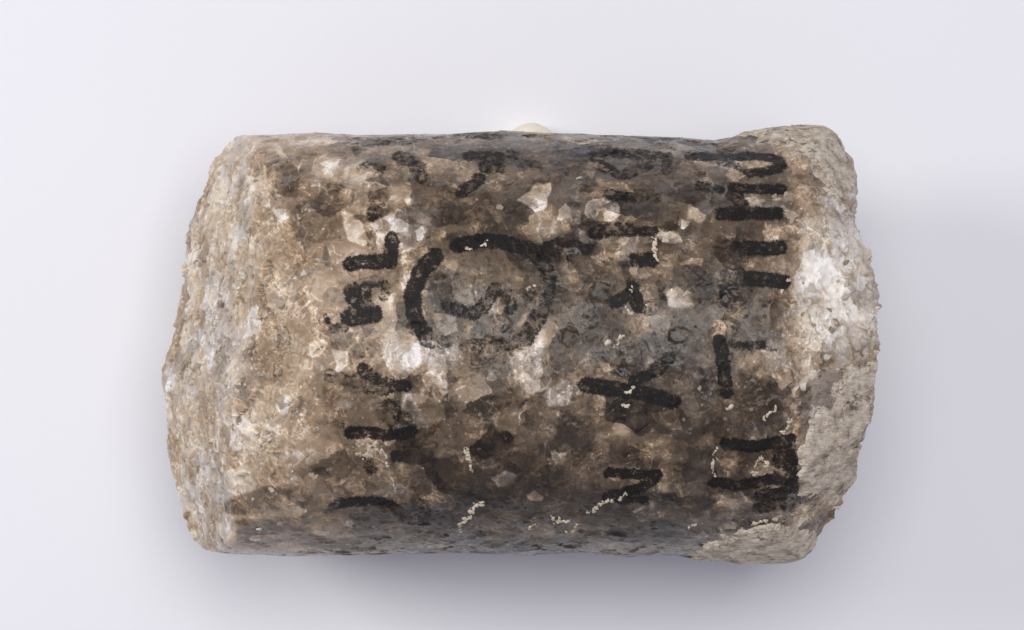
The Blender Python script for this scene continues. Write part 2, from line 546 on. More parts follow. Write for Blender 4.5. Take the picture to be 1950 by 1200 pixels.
# relief
px = 975 + K * V[:, 0] * DC / (DC - V[:, 2])
py = 600 - K * (V[:, 1] + YC) * DC / (DC - V[:, 2])
upm = V[:, 2] > -0.012
ridge = np.interp(py, [258, 330, 420, 520, 620, 760, 850, 930, 1045], [465, 545, 580, 585, 595, 580, 545, 500, 385])
endf = sstep(40, -60, px - ridge + 40 * nz_big)
rightf = sstep(1490, 1580, px + 30 * nz_big)
c1, id1, of1 = cells(V * 230 + 0.5 * np.stack((nz_mid, nz_big, -nz_mid), 1), 5)
c2, id2, of2 = cells(V * 620, 9)
tilt1 = np.stack((np.sin(id1 * 91), np.sin(id1 * 57 + 2), np.sin(id1 * 33 + 4)), 1)
tilt2 = np.stack((np.sin(id2 * 77), np.sin(id2 * 47 + 2), np.sin(id2 * 29 + 4)), 1)
fac1 = (of1 * tilt1).sum(1)
fac2 = (of2 * tilt2).sum(1)
stri = fbm(V * np.array((900, 120, 250)), 4, 21)
amp = np.maximum(endf * (0.55 + 0.45 * sstep(0.30, 0.65, Nn[:, 2])), rightf * 0.8)
CLAY = [
    ('tan clay lip at the upper right corner', [(1392, 258), (1430, 225), (1570, 225), (1640, 300), (1640, 350), (1600, 400), (1572, 372), (1545, 330), (1520, 290), (1440, 272)], .0007),
    ('tan clay facets on the lower right end', [(1545, 712), (1600, 690), (1680, 675), (1680, 820), (1640, 935), (1590, 955), (1522, 948), (1514, 900), (1516, 850), (1530, 812), (1546, 775)], .0006),
    ('speckled grey clay facet on the right end', [(1538, 728), (1566, 692), (1612, 700), (1606, 752), (1574, 796), (1546, 778)], .0009),
    ('tan clay patch along the lower right edge', [(1292, 1064), (1380, 1012), (1420, 1002), (1480, 988), (1520, 1000), (1560, 1010), (1570, 1040), (1540, 1085), (1300, 1085)], .0007),
]
claym = np.zeros(len(V), np.float32)
for _l, pts, _t in CLAY:
    claym = np.maximum(claym, sstep(12, -10, poly_sdf(px, py, pts)))
amp = amp * (1 - 0.7 * claym)
id1, id2, fac1, fac2 = (0.5 + (id1 - 0.5) * (1 - claym)), (0.5 + (id2 - 0.5) * (1 - claym)), fac1 * (1 - 0.85 * claym), fac2 * (1 - 0.9 * claym)
c0, id0, of0 = cells(V * 105 + 0.35 * np.stack((nz_mid, nz_big, -nz_mid), 1), 17)
fac0 = (of0 * np.stack((np.sin(id0 * 91), np.sin(id0 * 57 + 2), np.sin(id0 * 33 + 4)), 1)).sum(1)
chip = sstep(0.72, 0.9, id1) * sstep(0.75, 0.35, c1)
disp = (nz_big * (0.00016 + 0.0005 * amp)
        + nz_mid * (0.00006 + 0.0002 * amp)
        + (id1 - 0.5) * (0.00008 + 0.00045 * amp) + fac1 * (0.00010 + 0.0009 * amp)
        + (id2 - 0.5) * (0.00003 + 0.00010 * amp) + fac2 * (0.00004 + 0.00020 * amp)
        + stri * 0.00005 * endf
        + (fac0 - 0.15) * 0.00028 * claym + fac0 * 0.0005 * amp + nz_mid * 0.00030 * claym + nz_big * 0.0003 * claym
        - chip * 0.0005)
V = V + Nn * disp[:, None]
V[:, 2] = np.maximum(V[:, 2], -R + 0.0002 * 0)
idx = np.arange(NR * NT_).reshape(NR, NT_)
quads = np.stack((idx[:-1], np.roll(idx, -1, 1)[:-1], np.roll(idx, -1, 1)[1:], idx[1:]), -1).reshape(-1, 4)
# close the two tiny holes at the cap centres by pulling their rims together
V[idx[0]] = V[idx[0]].mean(0)
V[idx[-1]] = V[idx[-1]].mean(0)
Nn = grid_normals(V.reshape(NR, NT_, 3)).reshape(-1, 3).astype(np.float32)
if (Nn[idx[NR // 2, :5]] * V[idx[NR // 2, :5]]).sum() < 0:
    Nn = -Nn
    quads = quads[:, ::-1]
px = (975 + K * V[:, 0] * DC / (DC - V[:, 2])).astype(np.float32)
py = (600 - K * (V[:, 1] + YC) * DC / (DC - V[:, 2])).astype(np.float32)
upm = V[:, 2] > -0.012

# where the tone is paler or darker, warmer or greyer: values on a coarse chart of the unrolled surface
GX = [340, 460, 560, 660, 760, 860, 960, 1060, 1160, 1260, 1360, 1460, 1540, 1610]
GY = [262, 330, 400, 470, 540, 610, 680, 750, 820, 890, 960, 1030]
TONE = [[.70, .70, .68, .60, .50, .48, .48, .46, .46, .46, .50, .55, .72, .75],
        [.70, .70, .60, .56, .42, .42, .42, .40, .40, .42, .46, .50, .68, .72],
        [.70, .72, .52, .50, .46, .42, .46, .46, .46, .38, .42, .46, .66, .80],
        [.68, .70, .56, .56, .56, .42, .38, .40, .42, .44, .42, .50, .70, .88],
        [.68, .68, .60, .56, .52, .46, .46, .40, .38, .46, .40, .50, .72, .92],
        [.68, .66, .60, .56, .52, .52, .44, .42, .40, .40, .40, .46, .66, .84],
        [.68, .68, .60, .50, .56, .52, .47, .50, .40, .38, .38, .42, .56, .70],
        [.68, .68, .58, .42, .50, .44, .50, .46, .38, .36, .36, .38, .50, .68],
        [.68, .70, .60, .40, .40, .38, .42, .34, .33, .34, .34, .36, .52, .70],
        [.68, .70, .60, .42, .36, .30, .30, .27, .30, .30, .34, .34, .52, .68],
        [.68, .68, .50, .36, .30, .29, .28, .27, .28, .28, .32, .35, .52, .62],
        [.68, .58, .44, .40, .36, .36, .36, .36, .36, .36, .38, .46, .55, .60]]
WARM = [[.55, .55, .62, .55, .50, .42, .40, .36, .36, .36, .40, .45, .6, .5],
        [.50, .55, .72, .68, .62, .60, .55, .50, .48, .46, .46, .48, .6, .5],
        [.45, .55, .74, .68, .58, .62, .55, .56, .50, .48, .46, .50, .6, .4],
        [.42, .50, .70, .62, .55, .55, .55, .56, .52, .48, .48, .52, .55, .35],
        [.40, .50, .66, .62, .58, .52, .52, .58, .56, .44, .48, .54, .5, .3],
        [.40, .48, .68, .66, .55, .50, .50, .60, .58, .48, .52, .56, .5, .4],
        [.42, .45, .70, .62, .48, .46, .52, .60, .56, .50, .52, .56, .55, .5],
        [.44, .45, .70, .66, .48, .56, .56, .52, .54, .52, .54, .58, .55, .5],
        [.46, .48, .66, .64, .54, .60, .54, .58, .60, .60, .58, .58, .5, .5],
        [.48, .52, .66, .62, .58, .64, .62, .60, .60, .58, .58, .56, .5, .5],
        [.50, .54, .62, .56, .52, .56, .54, .52, .52, .52, .54, .52, .5, .5],
        [.50, .54, .52, .42, .36, .34, .32, .32, .30, .30, .34, .44, .5, .5]]
TONE, WARM = np.array(TONE), np.array(WARM)
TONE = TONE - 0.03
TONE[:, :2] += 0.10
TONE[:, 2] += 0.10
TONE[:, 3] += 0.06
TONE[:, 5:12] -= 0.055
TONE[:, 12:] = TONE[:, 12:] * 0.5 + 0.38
WARM = WARM + 0.05
WARM[:, :2] += 0.0
WARM[:, 2:4] += 0.14


def chart(T, x, y):
    fx = np.interp(x, GX, np.arange(len(GX)))
    fy = np.interp(y, GY, np.arange(len(GY)))
    x0 = np.clip(fx.astype(int), 0, len(GX) - 2)
    y0 = np.clip(fy.astype(int), 0, len(GY) - 2)
    ax, ay = fx - x0, fy - y0
    return (T[y0, x0] * (1 - ax) + T[y0, x0 + 1] * ax) * (1 - ay) + (T[y0 + 1, x0] * (1 - ax) + T[y0 + 1, x0 + 1] * ax) * ay


wob1 = fbm(V * 300, 3, 31) * 16
wob2 = fbm(V * 300, 3, 41) * 16
wx, wy = px + wob1, py + wob2
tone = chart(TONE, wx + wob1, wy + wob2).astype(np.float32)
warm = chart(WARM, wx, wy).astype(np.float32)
white = (sstep(1500, 1600, wx) * sstep(380, 470, wy) * sstep(720, 600, wy) * 0.60).astype(np.float32)

# single crystals that stand out (outline in photograph pixels, tone, softness, warmth, blend)
GRAINS = [
    ([(985, 385), (1010, 362), (1022, 345), (1035, 352), (1048, 345), (1046, 372), (1040, 398), (1018, 402), (1000, 390)], .80, 3, .25, .9),
    ([(1113, 405), (1122, 382), (1150, 372), (1172, 385), (1182, 408), (1160, 422), (1125, 424)], .66, 3, .30, .85),
    ([(1098, 432), (1112, 440), (1130, 462), (1124, 475), (1104, 455)], .62, 3, .3, .8),
    ([(652, 405), (670, 408), (692, 430), (704, 458), (690, 468), (664, 455), (652, 432)], .86, 4, .5, .85),
    ([(700, 470), (712, 440), (732, 452), (726, 480)], .72, 5, .5, .7),
    ([(640, 345), (700, 350), (702, 385), (650, 390), (620, 368)], .50, 8, .8, .7),
    ([(560, 390), (600, 370), (648, 400), (650, 455), (590, 470), (545, 430)], .42, 10, .85, .8),
    ([(500, 310), (545, 300), (580, 330), (565, 380), (530, 372), (508, 340)], .46, 10, .8, .7),
    ([(840, 395), (862, 382), (880, 400), (875, 425), (850, 435), (832, 420)], .26, 6, .7, .8),
    ([(770, 335), (800, 318), (830, 340), (820, 362), (778, 362)], .32, 8, .7, .7),
    ([(930, 420), (975, 412), (985, 435), (940, 450), (915, 445)], .30, 5, .5, .8),
    ([(735, 400), (780, 420), (775, 440), (740, 445)], .62, 5, .3, .7),
    ([(790, 437), (805, 432), (808, 452), (795, 458)], .80, 3, .2, .8),
    ([(768, 478), (812, 470), (820, 500), (785, 540), (765, 520)], .68, 6, .4, .7),
    ([(838, 488), (872, 500), (860, 530), (840, 520)], .66, 6, .4, .6),
    ([(858, 540), (880, 533), (905, 545), (908, 565), (885, 583), (862, 565)], .64, 4, .35, .8),
    ([(822, 590), (842, 600), (870, 608), (872, 628), (848, 642), (832, 625)], .76, 4, .35, .85),
    ([(728, 640), (760, 622), (795, 640), (802, 690), (775, 720), (745, 715), (728, 680)], .74, 8, .4, .85),
    ([(815, 690), (835, 668), (852, 690), (856, 715), (832, 722), (815, 712)], .60, 5, .3, .8),
    ([(822, 725), (848, 722), (850, 745), (838, 768), (826, 760)], .68, 4, .25, .8),
    ([(770, 750), (820, 748), (846, 775), (850, 800), (800, 812), (765, 790)], .66, 9, .3, .8),
    ([(855, 755), (872, 752), (872, 772), (855, 768)], .16, 3, .6, .9),
    ([(748, 752), (764, 750), (762, 770), (750, 768)], .14, 3, .6, .9),
    ([(746, 850), (800, 845), (835, 865), (840, 915), (815, 945), (770, 935), (748, 900)], .16, 10, .75, .9),
    ([(955, 870), (985, 862), (1012, 880), (1015, 915), (985, 925), (955, 900)], .14, 8, .6, .85),
    ([(1030, 890), (1055, 880), (1085, 940), (1080, 975), (1045, 965), (1030, 930)], .13, 6, .6, .85),
    ([(1003, 945), (1020, 935), (1034, 945), (1030, 958), (1012, 958)], .64, 3, .4, .85),
    ([(935, 910), (965, 898), (985, 905), (978, 925), (950, 930)], .56, 4, .35, .8),
    ([(940, 785), (985, 770), (1000, 800), (980, 830), (945, 815)], .60, 9, .35, .8),
    ([(980, 665), (1030, 650), (1035, 690), (1025, 740), (990, 770), (970, 720)], .66, 9, .45, .8),
    ([(1035, 750), (1075, 715), (1090, 740), (1080, 768), (1045, 775)], .60, 6, .25, .8),
    ([(1224, 680), (1245, 665), (1262, 690), (1250, 708), (1232, 706)], .56, 4, .2, .85),
    ([(1195, 640), (1225, 645), (1235, 690), (1215, 715), (1190, 690)], .30, 6, .35, .8),
    ([(1130, 680), (1155, 690), (1170, 705), (1150, 708)], .68, 5, .5, .7),
    ([(1265, 560), (1290, 548), (1320, 560), (1322, 582), (1285, 588), (1268, 578)], .86, 8, .15, .8),
    ([(1225, 605), (1250, 600), (1275, 620), (1250, 640), (1228, 625)], .44, 6, .3, .7),
    ([(1310, 395), (1345, 380), (1355, 405), (1335, 425), (1312, 415)], .66, 7, .3, .8),
    ([(1295, 415), (1318, 422), (1310, 432), (1292, 428)], .74, 4, .3, .8),
    ([(1232, 430), (1290, 440), (1300, 460), (1262, 462)], .72, 6, .3, .75),
    ([(1355, 470), (1380, 480), (1378, 500), (1350, 495)], .34, 6, .5, .7),
    ([(1378, 335), (1405, 318), (1418, 335), (1400, 342)], .74, 4, .35, .8),
    ([(1420, 378), (1485, 378), (1500, 385), (1495, 395), (1430, 394)], .66, 4, .25, .8),
    ([(1490, 365), (1508, 362), (1508, 380), (1495, 385)], .70, 3, .2, .8),
    ([(1400, 672), (1470, 668), (1478, 690), (1470, 720), (1440, 720), (1405, 700)], .52, 7, .6, .8),
    ([(1490, 680), (1505, 682), (1505, 705), (1492, 708)], .64, 3, .25, .8),
    ([(1408, 735), (1450, 725), (1462, 745), (1440, 762), (1412, 760)], .24, 8, .7, .7),
    ([(1360, 880), (1385, 870), (1402, 890), (1395, 908), (1368, 908)], .50, 5, .6, .8),
    ([(1350, 945), (1395, 935), (1430, 945), (1432, 965), (1400, 972), (1360, 962)], .50, 6, .35, .8),
    ([(1460, 800), (1500, 790), (1500, 815), (1470, 825)], .22, 6, .7, .7),
    ([(1530, 535), (1550, 525), (1560, 545), (1545, 560)], .80, 4, .2, .8),
    ([(1560, 500), (1620, 490), (1640, 540), (1620, 575), (1570, 555)], .97, 10, .2, .8),
    ([(1130, 870), (1165, 860), (1200, 885), (1165, 895), (1135, 890)], .24, 7, .4, .7),
    ([(1050, 800), (1120, 790), (1140, 830), (1090, 855), (1050, 840)], .22, 10, .7, .8),
    ([(1245, 788), (1290, 785), (1295, 815), (1255, 810)], .56, 7, .6, .6),
    ([(1290, 920), (1340, 915), (1345, 940), (1300, 950)], .48, 6, .5, .7),
    ([(400, 590), (428, 560), (436, 600), (420, 630), (400, 640)], .58, 6, .2, .7),
    ([(395, 650), (425, 625), (440, 650), (410, 680)], .56, 8, .1, .7),
    ([(448, 545), (465, 548), (462, 562), (448, 562)], .82, 3, .7, .8),
    ([(525, 775), (540, 755), (552, 760), (548, 785), (535, 792)], .84, 4, .3, .8),
    ([(447, 792), (470, 795), (465, 810), (450, 808)], .86, 3, .3, .8),
    ([(495, 365), (515, 368), (515, 392), (498, 390)], .92, 3, .3, .85),
    ([(520, 400), (545, 398), (545, 420), (530, 420)], .88, 4, .4, .8),
    ([(440, 370), (455, 330), (480, 360), (470, 420), (450, 440)], .60, 9, .3, .5),
    ([(430, 950), (520, 925), (560, 940), (555, 965), (470, 985), (425, 975)], .38, 9, .8, .8),
    ([(445, 990), (590, 985), (600, 1010), (450, 1020)], .36, 8, .8, .7),
    ([(595, 900), (615, 890), (640, 905), (620, 915)], .34, 4, .6, .8),
    ([(530, 865), (560, 855), (580, 870), (560, 885), (535, 880)], .72, 6, .3, .7),
]
# more broken crystals of the same kind, angular flakes strewn over the side
grg = random.Random(23)
for k in range(190):
    gx_, gy_ = grg.uniform(600, 1530), grg.uniform(285, 1035)
    base = float(chart(TONE, np.array([gx_]), np.array([gy_]))[0])
    sz, el, ro = grg.uniform(7, 26), grg.uniform(0.5, 0.9), grg.uniform(0, 3.14)
    na = grg.randint(4, 7)
    ang = sorted(grg.uniform(0, 6.283) for _ in range(na))
    if max((ang[(i + 1) % na] - ang[i]) % 6.283 for i in range(na)) > 2.6:
        continue
    pts = []
    for an in ang:
        u, v = sz * math.cos(an), sz * el * math.sin(an)
        pts.append((gx_ + u * math.cos(ro) - v * math.sin(ro), gy_ + u * math.sin(ro) + v * math.cos(ro)))
    dv = grg.choice((-0.14, -0.10, 0.10, 0.16, 0.20, 0.26))
    GRAINS.append((pts, min(0.9, max(0.12, base + dv)), grg.uniform(1.5, 4), grg.uniform(0.25, 0.65), 0.8))
for pts, tv, soft, wv, bl in GRAINS:
    xs, ys = [p[0] for p in pts], [p[1] for p in pts]
    m = np.nonzero(upm & (px > min(xs) - 25) & (px < max(xs) + 25) & (py > min(ys) - 25) & (py < max(ys) + 25))[0]
    if len(m) == 0:
        continue
    sd = poly_sdf(px[m] + wob1[m] * 0.45, py[m] + wob2[m] * 0.45, pts)
    k = sstep(soft * 0.6, -soft * 0.6, sd) * bl
    rim = np.exp(-(sd / 1.6) ** 2) * sstep(0.1, 0.7, np.sin(px[m] * 0.11 + py[m] * 0.07 + tv * 40)) * (0.16 if tv > 0.45 else 0.07)  # glint along part of each crystal's edge, painted into the tone
    tone[m] = tone[m] * (1 - k) + tv * k + rim
    warm[m] = warm[m] * (1 - k) + wv * k

# healed cracks and flaws: thin pale arcs in loose clusters
for k in range(60):
    cx_, cy_ = grg.uniform(500, 1600), grg.uniform(300, 1000)
    base_a = grg.uniform(0, 6.28)
    for q in range(grg.randint(2, 5)):
        x, y, an = cx_ + grg.gauss(0, 14), cy_ + grg.gauss(0, 14), base_a + grg.gauss(0, 0.7)
        pts = [(x, y)]
        for st in range(grg.randint(2, 4)):
            an += grg.gauss(0, 0.55)
            L = grg.uniform(4, 11)
            x, y = x + L * math.cos(an), y + L * math.sin(an)
            pts.append((x, y))
        xs, ys = [p[0] for p in pts], [p[1] for p in pts]
        m = np.nonzero(upm & (px > min(xs) - 6) & (px < max(xs) + 6) & (py > min(ys) - 6) & (py < max(ys) + 6))[0]
        if len(m):
            tone[m] += np.exp(-(seg_dist(px[m] + wob1[m] * 0.1, py[m] + wob2[m] * 0.1, pts) / grg.uniform(0.9, 1.7)) ** 2) * grg.uniform(0.08, 0.24)

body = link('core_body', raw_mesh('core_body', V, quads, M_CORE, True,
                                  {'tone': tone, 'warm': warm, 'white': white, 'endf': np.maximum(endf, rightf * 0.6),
                                   'calm': np.maximum(endf, sstep(720, 560, px)),
                                   'slow': fbm(V * 100, 4, 101), 'wmask': fbm(V * 280, 3, 111), 'emask': fbm(V * 500, 3, 121), 'greyn': fbm(V * 160, 4, 131),
                                   'warp': np.stack([fbm(V * 220, 4, 140 + 10 * k, 0.6) for k in range(3)], 1) * 1.7}), root)


# ------------------------------------------------------------------ shells that follow the core's own surface
def shell(name, keep, lift, mat, attrs=None, label=None, least=40):
    """the faces of the core whose corners are all kept, lifted off it: a film of ink or a crust;
    every patch that stands alone is a piece of its own, crumbs smaller than `least` faces are left out"""
    q = quads[keep[quads].all(1)]
    if len(q) == 0:
        return
    used = np.unique(q)
    remap = np.zeros(len(V), np.int32)
    remap[used] = np.arange(len(used))
    q = remap[q]
    lab = np.arange(len(used))
    while True:
        fm = lab[q].min(1)
        new = lab.copy()
        for c in range(4):
            np.minimum.at(new, q[:, c], fm)
        new = new[new]
        if (new == lab).all():
            break
        lab = new
    fl = lab[q[:, 0]]
    co = V[used] + Nn[used] * lift[used][:, None]
    for k, cnt in zip(*np.unique(fl, return_counts=True)):
        if cnt < least:
            continue
        fq = q[fl == k]
        vs = np.unique(fq)
        rm = np.zeros(len(used), np.int32)
        rm[vs] = np.arange(len(vs))
        o = link(name, raw_mesh(name, co[vs], rm[fq], mat, True, {a: v[used[vs]] for a, v in (attrs or {}).items()}), root)
        if label:
            o['label'] = label


# marker strokes: (points, half width, density), grouped by glyph
INK = [
    ('faint smudged mark near the upper left edge', [([(658, 268), (700, 272), (785, 268)], 7, .56), ([(678, 272), (680, 292)], 7, .54)]),
    ('thin smear on the upper edge', [([(870, 256), (950, 259)], 5, .6)]),
    ('worn curved mark below the upper left edge', [([(758, 298), (778, 306), (800, 322), (802, 340)], 12, .70), ([(690, 316), (728, 322)], 9, .56)]),
    ('small patchy short mark', [([(714, 368), (724, 378), (717, 392)], 15, .40), ([(717, 392), (711, 408)], 14, .80)]),
    ('solid black letter L lying on its side', [([(746, 456), (744, 498)], 14, .93), ([(744, 497), (700, 499), (668, 502)], 14, .96)]),
    ('blotchy black letter B', [([(672, 556), (684, 590)], 17, .82), ([(666, 605), (712, 598)], 17, .92), ([(700, 542), (700, 568)], 7, .75),
                                ([(660, 558), (680, 541), (735, 541), (747, 552)], 6, .62), ([(735, 552), (730, 564)], 10, .62),
                                ([(621, 603), (625, 615)], 5, .85), ([(634, 628), (656, 622)], 8, .60)]),
    ('faded letter M', [([(692, 704), (712, 726), (745, 736)], 14, .80), ([(745, 737), (772, 735)], 12, .95), ([(628, 716), (662, 722), (690, 735), (730, 742)], 13, .58),
                        ([(738, 772), (772, 796)], 13, .72), ([(668, 824), (700, 822), (730, 829), (782, 822)], 12, .93), ([(722, 786), (745, 806)], 9, .45),
                        ([(624, 798), (650, 812)], 8, .45), ([(625, 740), (630, 790)], 10, .34)]),
    ('small dark dot', [([(703, 886), (707, 894)], 10, .70)]),
    ('dark curved mark near the lower left edge', [([(638, 962), (660, 955), (722, 954), (742, 958)], 9, .90), ([(742, 956), (766, 986)], 8, .52), ([(622, 972), (640, 962)], 6, .5)]),
    ('faint dark patch near the lower edge', [([(794, 960), (812, 968), (807, 988)], 13, .62), ([(830, 962), (850, 960)], 8, .45)]),
    ('large broken black marker ring', [([(828, 488), (800, 520), (785, 558), (788, 600), (812, 645)], 16, .92), ([(812, 645), (818, 652)], 12, .65),
                                        ([(870, 468), (912, 458), (960, 462), (1005, 476)], 14, .94), ([(1005, 476), (1034, 500), (1046, 530)], 15, .74),
                                        ([(1046, 530), (1044, 565), (1036, 590)], 12, .58), ([(1024, 604), (1004, 640)], 16, .78), ([(1004, 640), (965, 656), (925, 660), (870, 655), (818, 650)], 12, .60)]),
    ('worn hook shaped mark inside the ring', [([(850, 578), (872, 592), (896, 599), (916, 590), (932, 566), (942, 552)], 13, .72), ([(965, 562), (972, 585)], 13, .70),
                                               ([(832, 530), (850, 560)], 18, .34), ([(1000, 535), (1004, 575)], 9, .52)]),
    ('worn letter A near the upper edge', [([(890, 298), (915, 296), (955, 300)], 9, .80), ([(925, 318), (952, 318)], 13, .74), ([(912, 342), (880, 366)], 12, .84),
                                           ([(972, 294), (985, 300)], 9, .66), ([(1008, 308), (1024, 318)], 9, .52)]),
    ('patchy loop shaped letter near the upper edge', [([(1126, 298), (1160, 290), (1230, 295), (1272, 302)], 9, .74), ([(1272, 304), (1268, 322)], 9, .62), ([(1130, 300), (1145, 318), (1182, 334)], 9, .76),
                                                       ([(1182, 334), (1206, 328), (1235, 312)], 11, .66), ([(1060, 290), (1110, 300)], 12, .34)]),
    ('short worn dash', [([(1158, 370), (1205, 377)], 10, .78), ([(1215, 370), (1250, 377)], 9, .52)]),
    ('broken dark dash', [([(1132, 444), (1168, 436), (1200, 438)], 13, .76), ([(1208, 440), (1248, 440)], 9, .82)]),
    ('short black block', [([(1208, 496), (1240, 495)], 14, .96), ([(1158, 496), (1190, 498)], 9, .44)]),
    ('dark wedge with a faint loop', [([(1172, 575), (1200, 560), (1216, 585)], 12, .96), ([(1206, 545), (1218, 580)], 12, .97), ([(1256, 542), (1264, 570), (1248, 594), (1232, 590)], 8, .52),
                                      ([(1132, 598), (1150, 618)], 16, .48)]),
    ('black letter Y lying on its side', [([(1116, 734), (1150, 740), (1196, 744)], 15, .90), ([(1196, 744), (1240, 752), (1282, 766)], 15, .98), ([(1206, 726), (1244, 710)], 11, .90), ([(1250, 704), (1274, 682)], 13, .66)]),
    ('black letter N near the lower edge', [([(1158, 900), (1200, 902), (1252, 904)], 9, .96), ([(1244, 916), (1204, 934), (1156, 948)], 10, .93), ([(1180, 953), (1230, 953)], 7, .84)]),
    ('dark letter P at the right end', [([(1312, 297), (1360, 299), (1462, 298)], 7, .93), ([(1462, 300), (1488, 308), (1490, 318), (1470, 325), (1428, 330)], 9, .93), ([(1428, 330), (1400, 316), (1372, 308)], 7, .66)]),
    ('dark letter H at the right end', [([(1332, 354), (1372, 362)], 8, .78), ([(1394, 357), (1440, 360), (1490, 360)], 9, .93), ([(1400, 370), (1412, 388)], 13, .78), ([(1388, 372), (1396, 376)], 7, .7),
                                        ([(1372, 406), (1420, 408), (1482, 407)], 12, .93)]),
    ('thick black dash with a frayed end', [([(1420, 472), (1450, 474), (1484, 472)], 14, .95), ([(1382, 460), (1402, 466)], 6, .62), ([(1364, 478), (1412, 480)], 9, .48)]),
    ('thick black dash beside a thin loop', [([(1426, 530), (1460, 533), (1494, 537)], 14, .96), ([(1380, 522), (1412, 526)], 9, .58), ([(1372, 545), (1374, 570)], 3, .7), ([(1376, 574), (1396, 590)], 6, .62), ([(1400, 545), (1394, 566)], 6, .56)]),
    ('black letter T at the right end', [([(1370, 650), (1378, 690)], 14, .95), ([(1378, 690), (1384, 745)], 13, .84), ([(1392, 655), (1430, 660), (1455, 658)], 7, .74), ([(1455, 660), (1478, 665)], 3, .66)]),
    ('heavy black letter E at the lower right', [([(1380, 846), (1440, 850), (1505, 836)], 11, .96), ([(1490, 846), (1492, 900)], 20, .74), ([(1506, 840), (1512, 930)], 9, .90), ([(1358, 918), (1400, 924)], 10, .90),
                                                 ([(1400, 926), (1460, 915), (1500, 912)], 11, .90), ([(1452, 945), (1490, 940), (1500, 960)], 15, .72), ([(1440, 968), (1470, 966)], 9, .7)]),
]
for lab, strokes in INK:
    xs = [p[0] for st in strokes for p in st[0]]
    ys = [p[1] for st in strokes for p in st[0]]
    m = np.nonzero(upm & (np.abs(disp) < 1) & (px > min(xs) - 40) & (px < max(xs) + 40) & (py > min(ys) - 40) & (py < max(ys) + 40))[0]
    sdf = np.full(len(V), 99.0, np.float32)
    den = np.zeros(len(V), np.float32)
    wsum = np.full(len(m), 1e-6, np.float32)
    dsum = np.zeros(len(m), np.float32)
    best = np.full(len(m), 99.0, np.float32)
    for pts, hw, dn in strokes:
        d = seg_dist(px[m] + wob1[m] * 0.18, py[m] + wob2[m] * 0.18, pts) - hw
        ww = np.exp(-np.clip(d, -20, 60) / 4.0)
        wsum += ww
        dsum += ww * dn
        best = np.minimum(best, d)
    sdf[m] = best
    den[m] = dsum / wsum
    shell('ink_mark', sdf < 12, np.full(len(V), 0.00004, np.float32), M_INK, {'sdf': sdf, 'dens': den}, 'black marker ink: ' + lab)

# tan clay crusts on the broken right end
ragged = fbm(V * 520, 4, 61)
for lab, pts, thick in CLAY:
    m = np.nonzero(V[:, 2] > -0.03)[0]
    sd = np.full(len(V), 99.0, np.float32)
    sd[m] = poly_sdf(px[m], py[m], pts) + ragged[m] * 20
    lift = (sstep(3, -20, sd) * (thick * 0.6 + 0.0003) - 0.00025 + np.minimum(ragged, 0) * 0.00015).astype(np.float32)
    shell('clay_crust', sd < 4, lift, M_GREYCLAY if 'grey' in lab else M_CLAY, None, lab)

# chalky beads and veins
CRUST = [
    [(680, 848), (692, 846), (702, 852), (704, 866), (690, 869), (682, 866)], [(708, 848), (722, 856), (734, 864)], [(736, 864), (736, 886), (746, 906), (752, 936)],
    [(884, 850), (888, 862), (896, 878), (898, 900)], [(918, 958), (904, 964), (896, 982), (884, 988), (876, 1004)], [(1052, 985), (1056, 990)], [(1064, 991), (1082, 990)],
    [(1072, 1010), (1094, 1012), (1096, 1000)], [(1008, 1005), (1020, 1001)], [(1116, 976), (1132, 970), (1142, 962), (1166, 954)], [(1180, 948), (1195, 938)],
    [(1478, 770), (1474, 780), (1460, 790), (1452, 798)], [(1504, 798), (1500, 812), (1488, 828), (1470, 836)], [(1456, 838), (1460, 842)],
    [(1440, 880), (1450, 872), (1460, 880), (1460, 900), (1448, 906), (1436, 900), (1440, 880)], [(1366, 854), (1356, 866), (1358, 900), (1362, 904)],
    [(1192, 748), (1204, 738)], [(1188, 770), (1198, 770)], [(1006, 552), (1014, 544), (1024, 544)], [(1206, 540), (1196, 560)], [(1190, 588), (1204, 594)],
    [(914, 470), (922, 466), (928, 458)], [(1384, 776), (1396, 770)], [(1246, 455), (1244, 470), (1250, 490)], [(1430, 1000), (1460, 990), (1490, 984)],
    [(1505, 978), (1520, 974)], [(1170, 660), (1176, 648), (1186, 640)], [(1150, 655), (1158, 650)], [(1310, 1004), (1325, 1002)], [(888, 470), (894, 474)],
]
bead = fbm(V * 1500, 3, 71)
grit = vnoise(V * 2600, 77)
for k, pts in enumerate(CRUST):
    hw = (3.6 if k in (0, 1, 4, 16, 17, 20, 23) else 1.7)
    xs, ys = [p[0] for p in pts], [p[1] for p in pts]
    m = np.nonzero(upm & (px > min(xs) - 14) & (px < max(xs) + 14) & (py > min(ys) - 14) & (py < max(ys) + 14))[0]
    sd = np.full(len(V), 99.0, np.float32)
    sd[m] = seg_dist(px[m] + wob1[m] * 0.35, py[m] + wob2[m] * 0.35, pts) - hw + bead[m] * 7.0 + 0.6 * wob1[m] * 0.1
    lift = (sstep(2.0, -hw, sd) * 0.00036 * (0.75 + 1.1 * grit) - 0.00008).astype(np.float32)
    shell('white_crust', sd < 2.5, lift, M_WHITE, least=14)

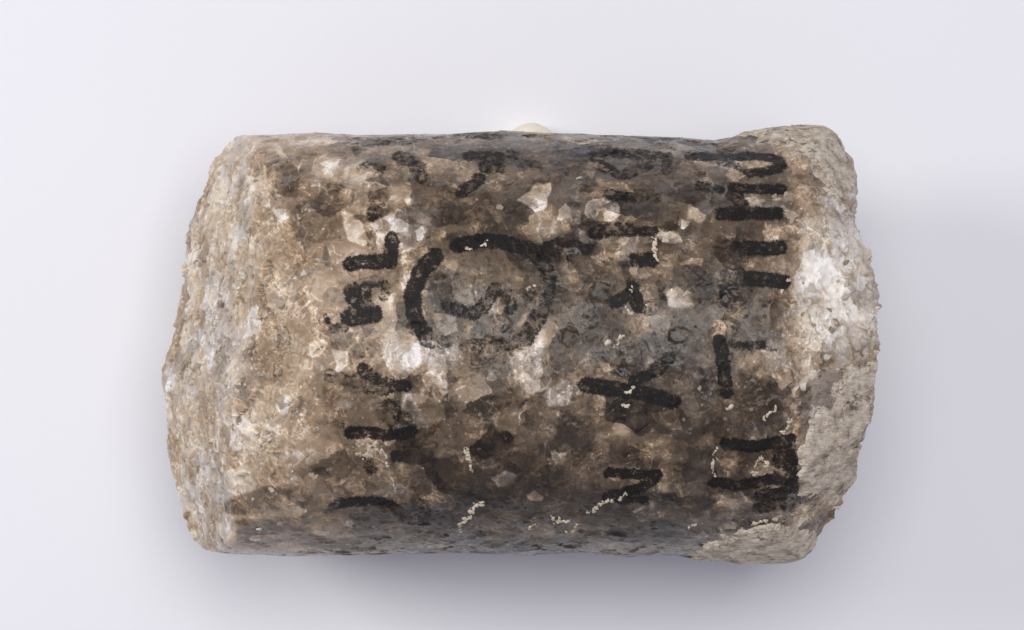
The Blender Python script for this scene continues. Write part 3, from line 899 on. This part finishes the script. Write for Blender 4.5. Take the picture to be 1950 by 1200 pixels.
# ------------------------------------------------------------------ quartz crystals standing proud of the broken ends
rng = random.Random(7)
kinds = []
for k in range(10):
    bm = bmesh.new()
    for q in range(11):
        v = Vector((rng.gauss(0, 1), rng.gauss(0, 1), rng.gauss(0, 1))).normalized()
        v = Vector((v.x * rng.uniform(.8, 1.1), v.y * rng.uniform(.55, 0.8), v.z * 0.55))
        bm.verts.new(v)
    res = bmesh.ops.convex_hull(bm, input=bm.verts[:])
    bmesh.ops.delete(bm, geom=list({g for g in res['geom_interior'] + res['geom_unused'] if isinstance(g, bmesh.types.BMVert)}), context='VERTS')
    me = bpy.data.meshes.new('crystal')
    bm.to_mesh(me)
    bm.free()
    me.materials.append(M_QUARTZ)
    kinds.append(me)
vis = np.nonzero(upm & (Nn[:, 2] > 0.15))[0]
tree_px = np.stack((px[vis], py[vis]), 1)


def crystal(x, y, size, sink):
    k = int(((tree_px[:, 0] - x) ** 2 + (tree_px[:, 1] - y) ** 2).argmin())
    i = vis[k]
    nrm = Vector(Nn[i].tolist())
    o = link('crystal', kinds[rng.randrange(10)], root)
    o.location = Vector(V[i].tolist()) - nrm * sink * size
    q = nrm.to_track_quat('Z', 'Y')
    o.rotation_mode = 'QUATERNION'
    o.rotation_quaternion = q @ Vector((0, 0, 1)).rotation_difference(Vector((rng.uniform(-.4, .4), rng.uniform(-.4, .4), 1)).normalized()) @ __import__('mathutils').Quaternion((0, 0, 1), rng.uniform(0, 6.28))
    o.scale = (size, size, size)


SPOTS = [(505, 385, 2.0), (535, 410, 1.7), (455, 550, 1.3), (530, 575, 2.6), (560, 560, 2.2), (545, 770, 2.6), (455, 735, 2.0), (500, 690, 1.6), (455, 800, 2.0), (420, 660, 1.4),
         (495, 715, 1.3), (520, 515, 1.2), (580, 520, 1.6), (620, 560, 1.6), (385, 700, 1.6), (1545, 470, 2.0), (1570, 440, 1.8), (1610, 500, 2.4), (1600, 560, 2.4),
         (1550, 545, 2.0), (1580, 620, 1.8), (1530, 640, 1.6), (1500, 370, 1.8), (1475, 372, 1.4), (950, 392, 2.4), (1285, 570, 2.4), (1310, 560, 1.6), (1300, 430, 2.0), (1270, 455, 1.8),
         (1102, 340, 1.8), (845, 745, 1.8), (1330, 740, 1.5), (1015, 375, 1.4)]
for x, y, sz in SPOTS:
    crystal(x, y, sz * 0.0009, 0.24)
for k in range(240):
    if rng.random() < 0.7:
        y = rng.uniform(300, 1020)
        x0 = float(np.interp(y, LSIL[:, 0], LSIL[:, 1]))
        x = rng.uniform(x0 + 12, 610)
    else:
        y = rng.uniform(400, 720)
        x = rng.uniform(1490, 1640)
    crystal(x, y, rng.uniform(0.0006, 0.0019) * rng.uniform(0.6, 1.0), rng.uniform(0.20, 0.42))

# ------------------------------------------------------------------ the cream lump behind the core
bm = bmesh.new()
bmesh.ops.create_icosphere(bm, subdivisions=5, radius=1.0)
co = np.array([v.co[:] for v in bm.verts], np.float32)
nn = fbm(co * 1.6 + 5, 4, 81)
for v, d in zip(bm.verts, nn):
    v.co *= 1 + 0.10 * float(d)
    v.co.x *= 0.0098
    v.co.y *= 0.0128
    v.co.z = max(v.co.z, -0.25) * 0.0125 + 0.003
for fc in bm.faces:
    fc.smooth = True
me = bpy.data.meshes.new('putty_lump')
bm.to_mesh(me)
bm.free()
me.materials.append(M_PUTTY)
put = link('putty_lump', me)
put.location = ((1010 - 975) / K * (DC + R) / DC, 0.0312, 0.0)
put['label'] = 'small rounded cream lump peeking out behind the upper edge of the rock core'
put['category'] = 'putty'
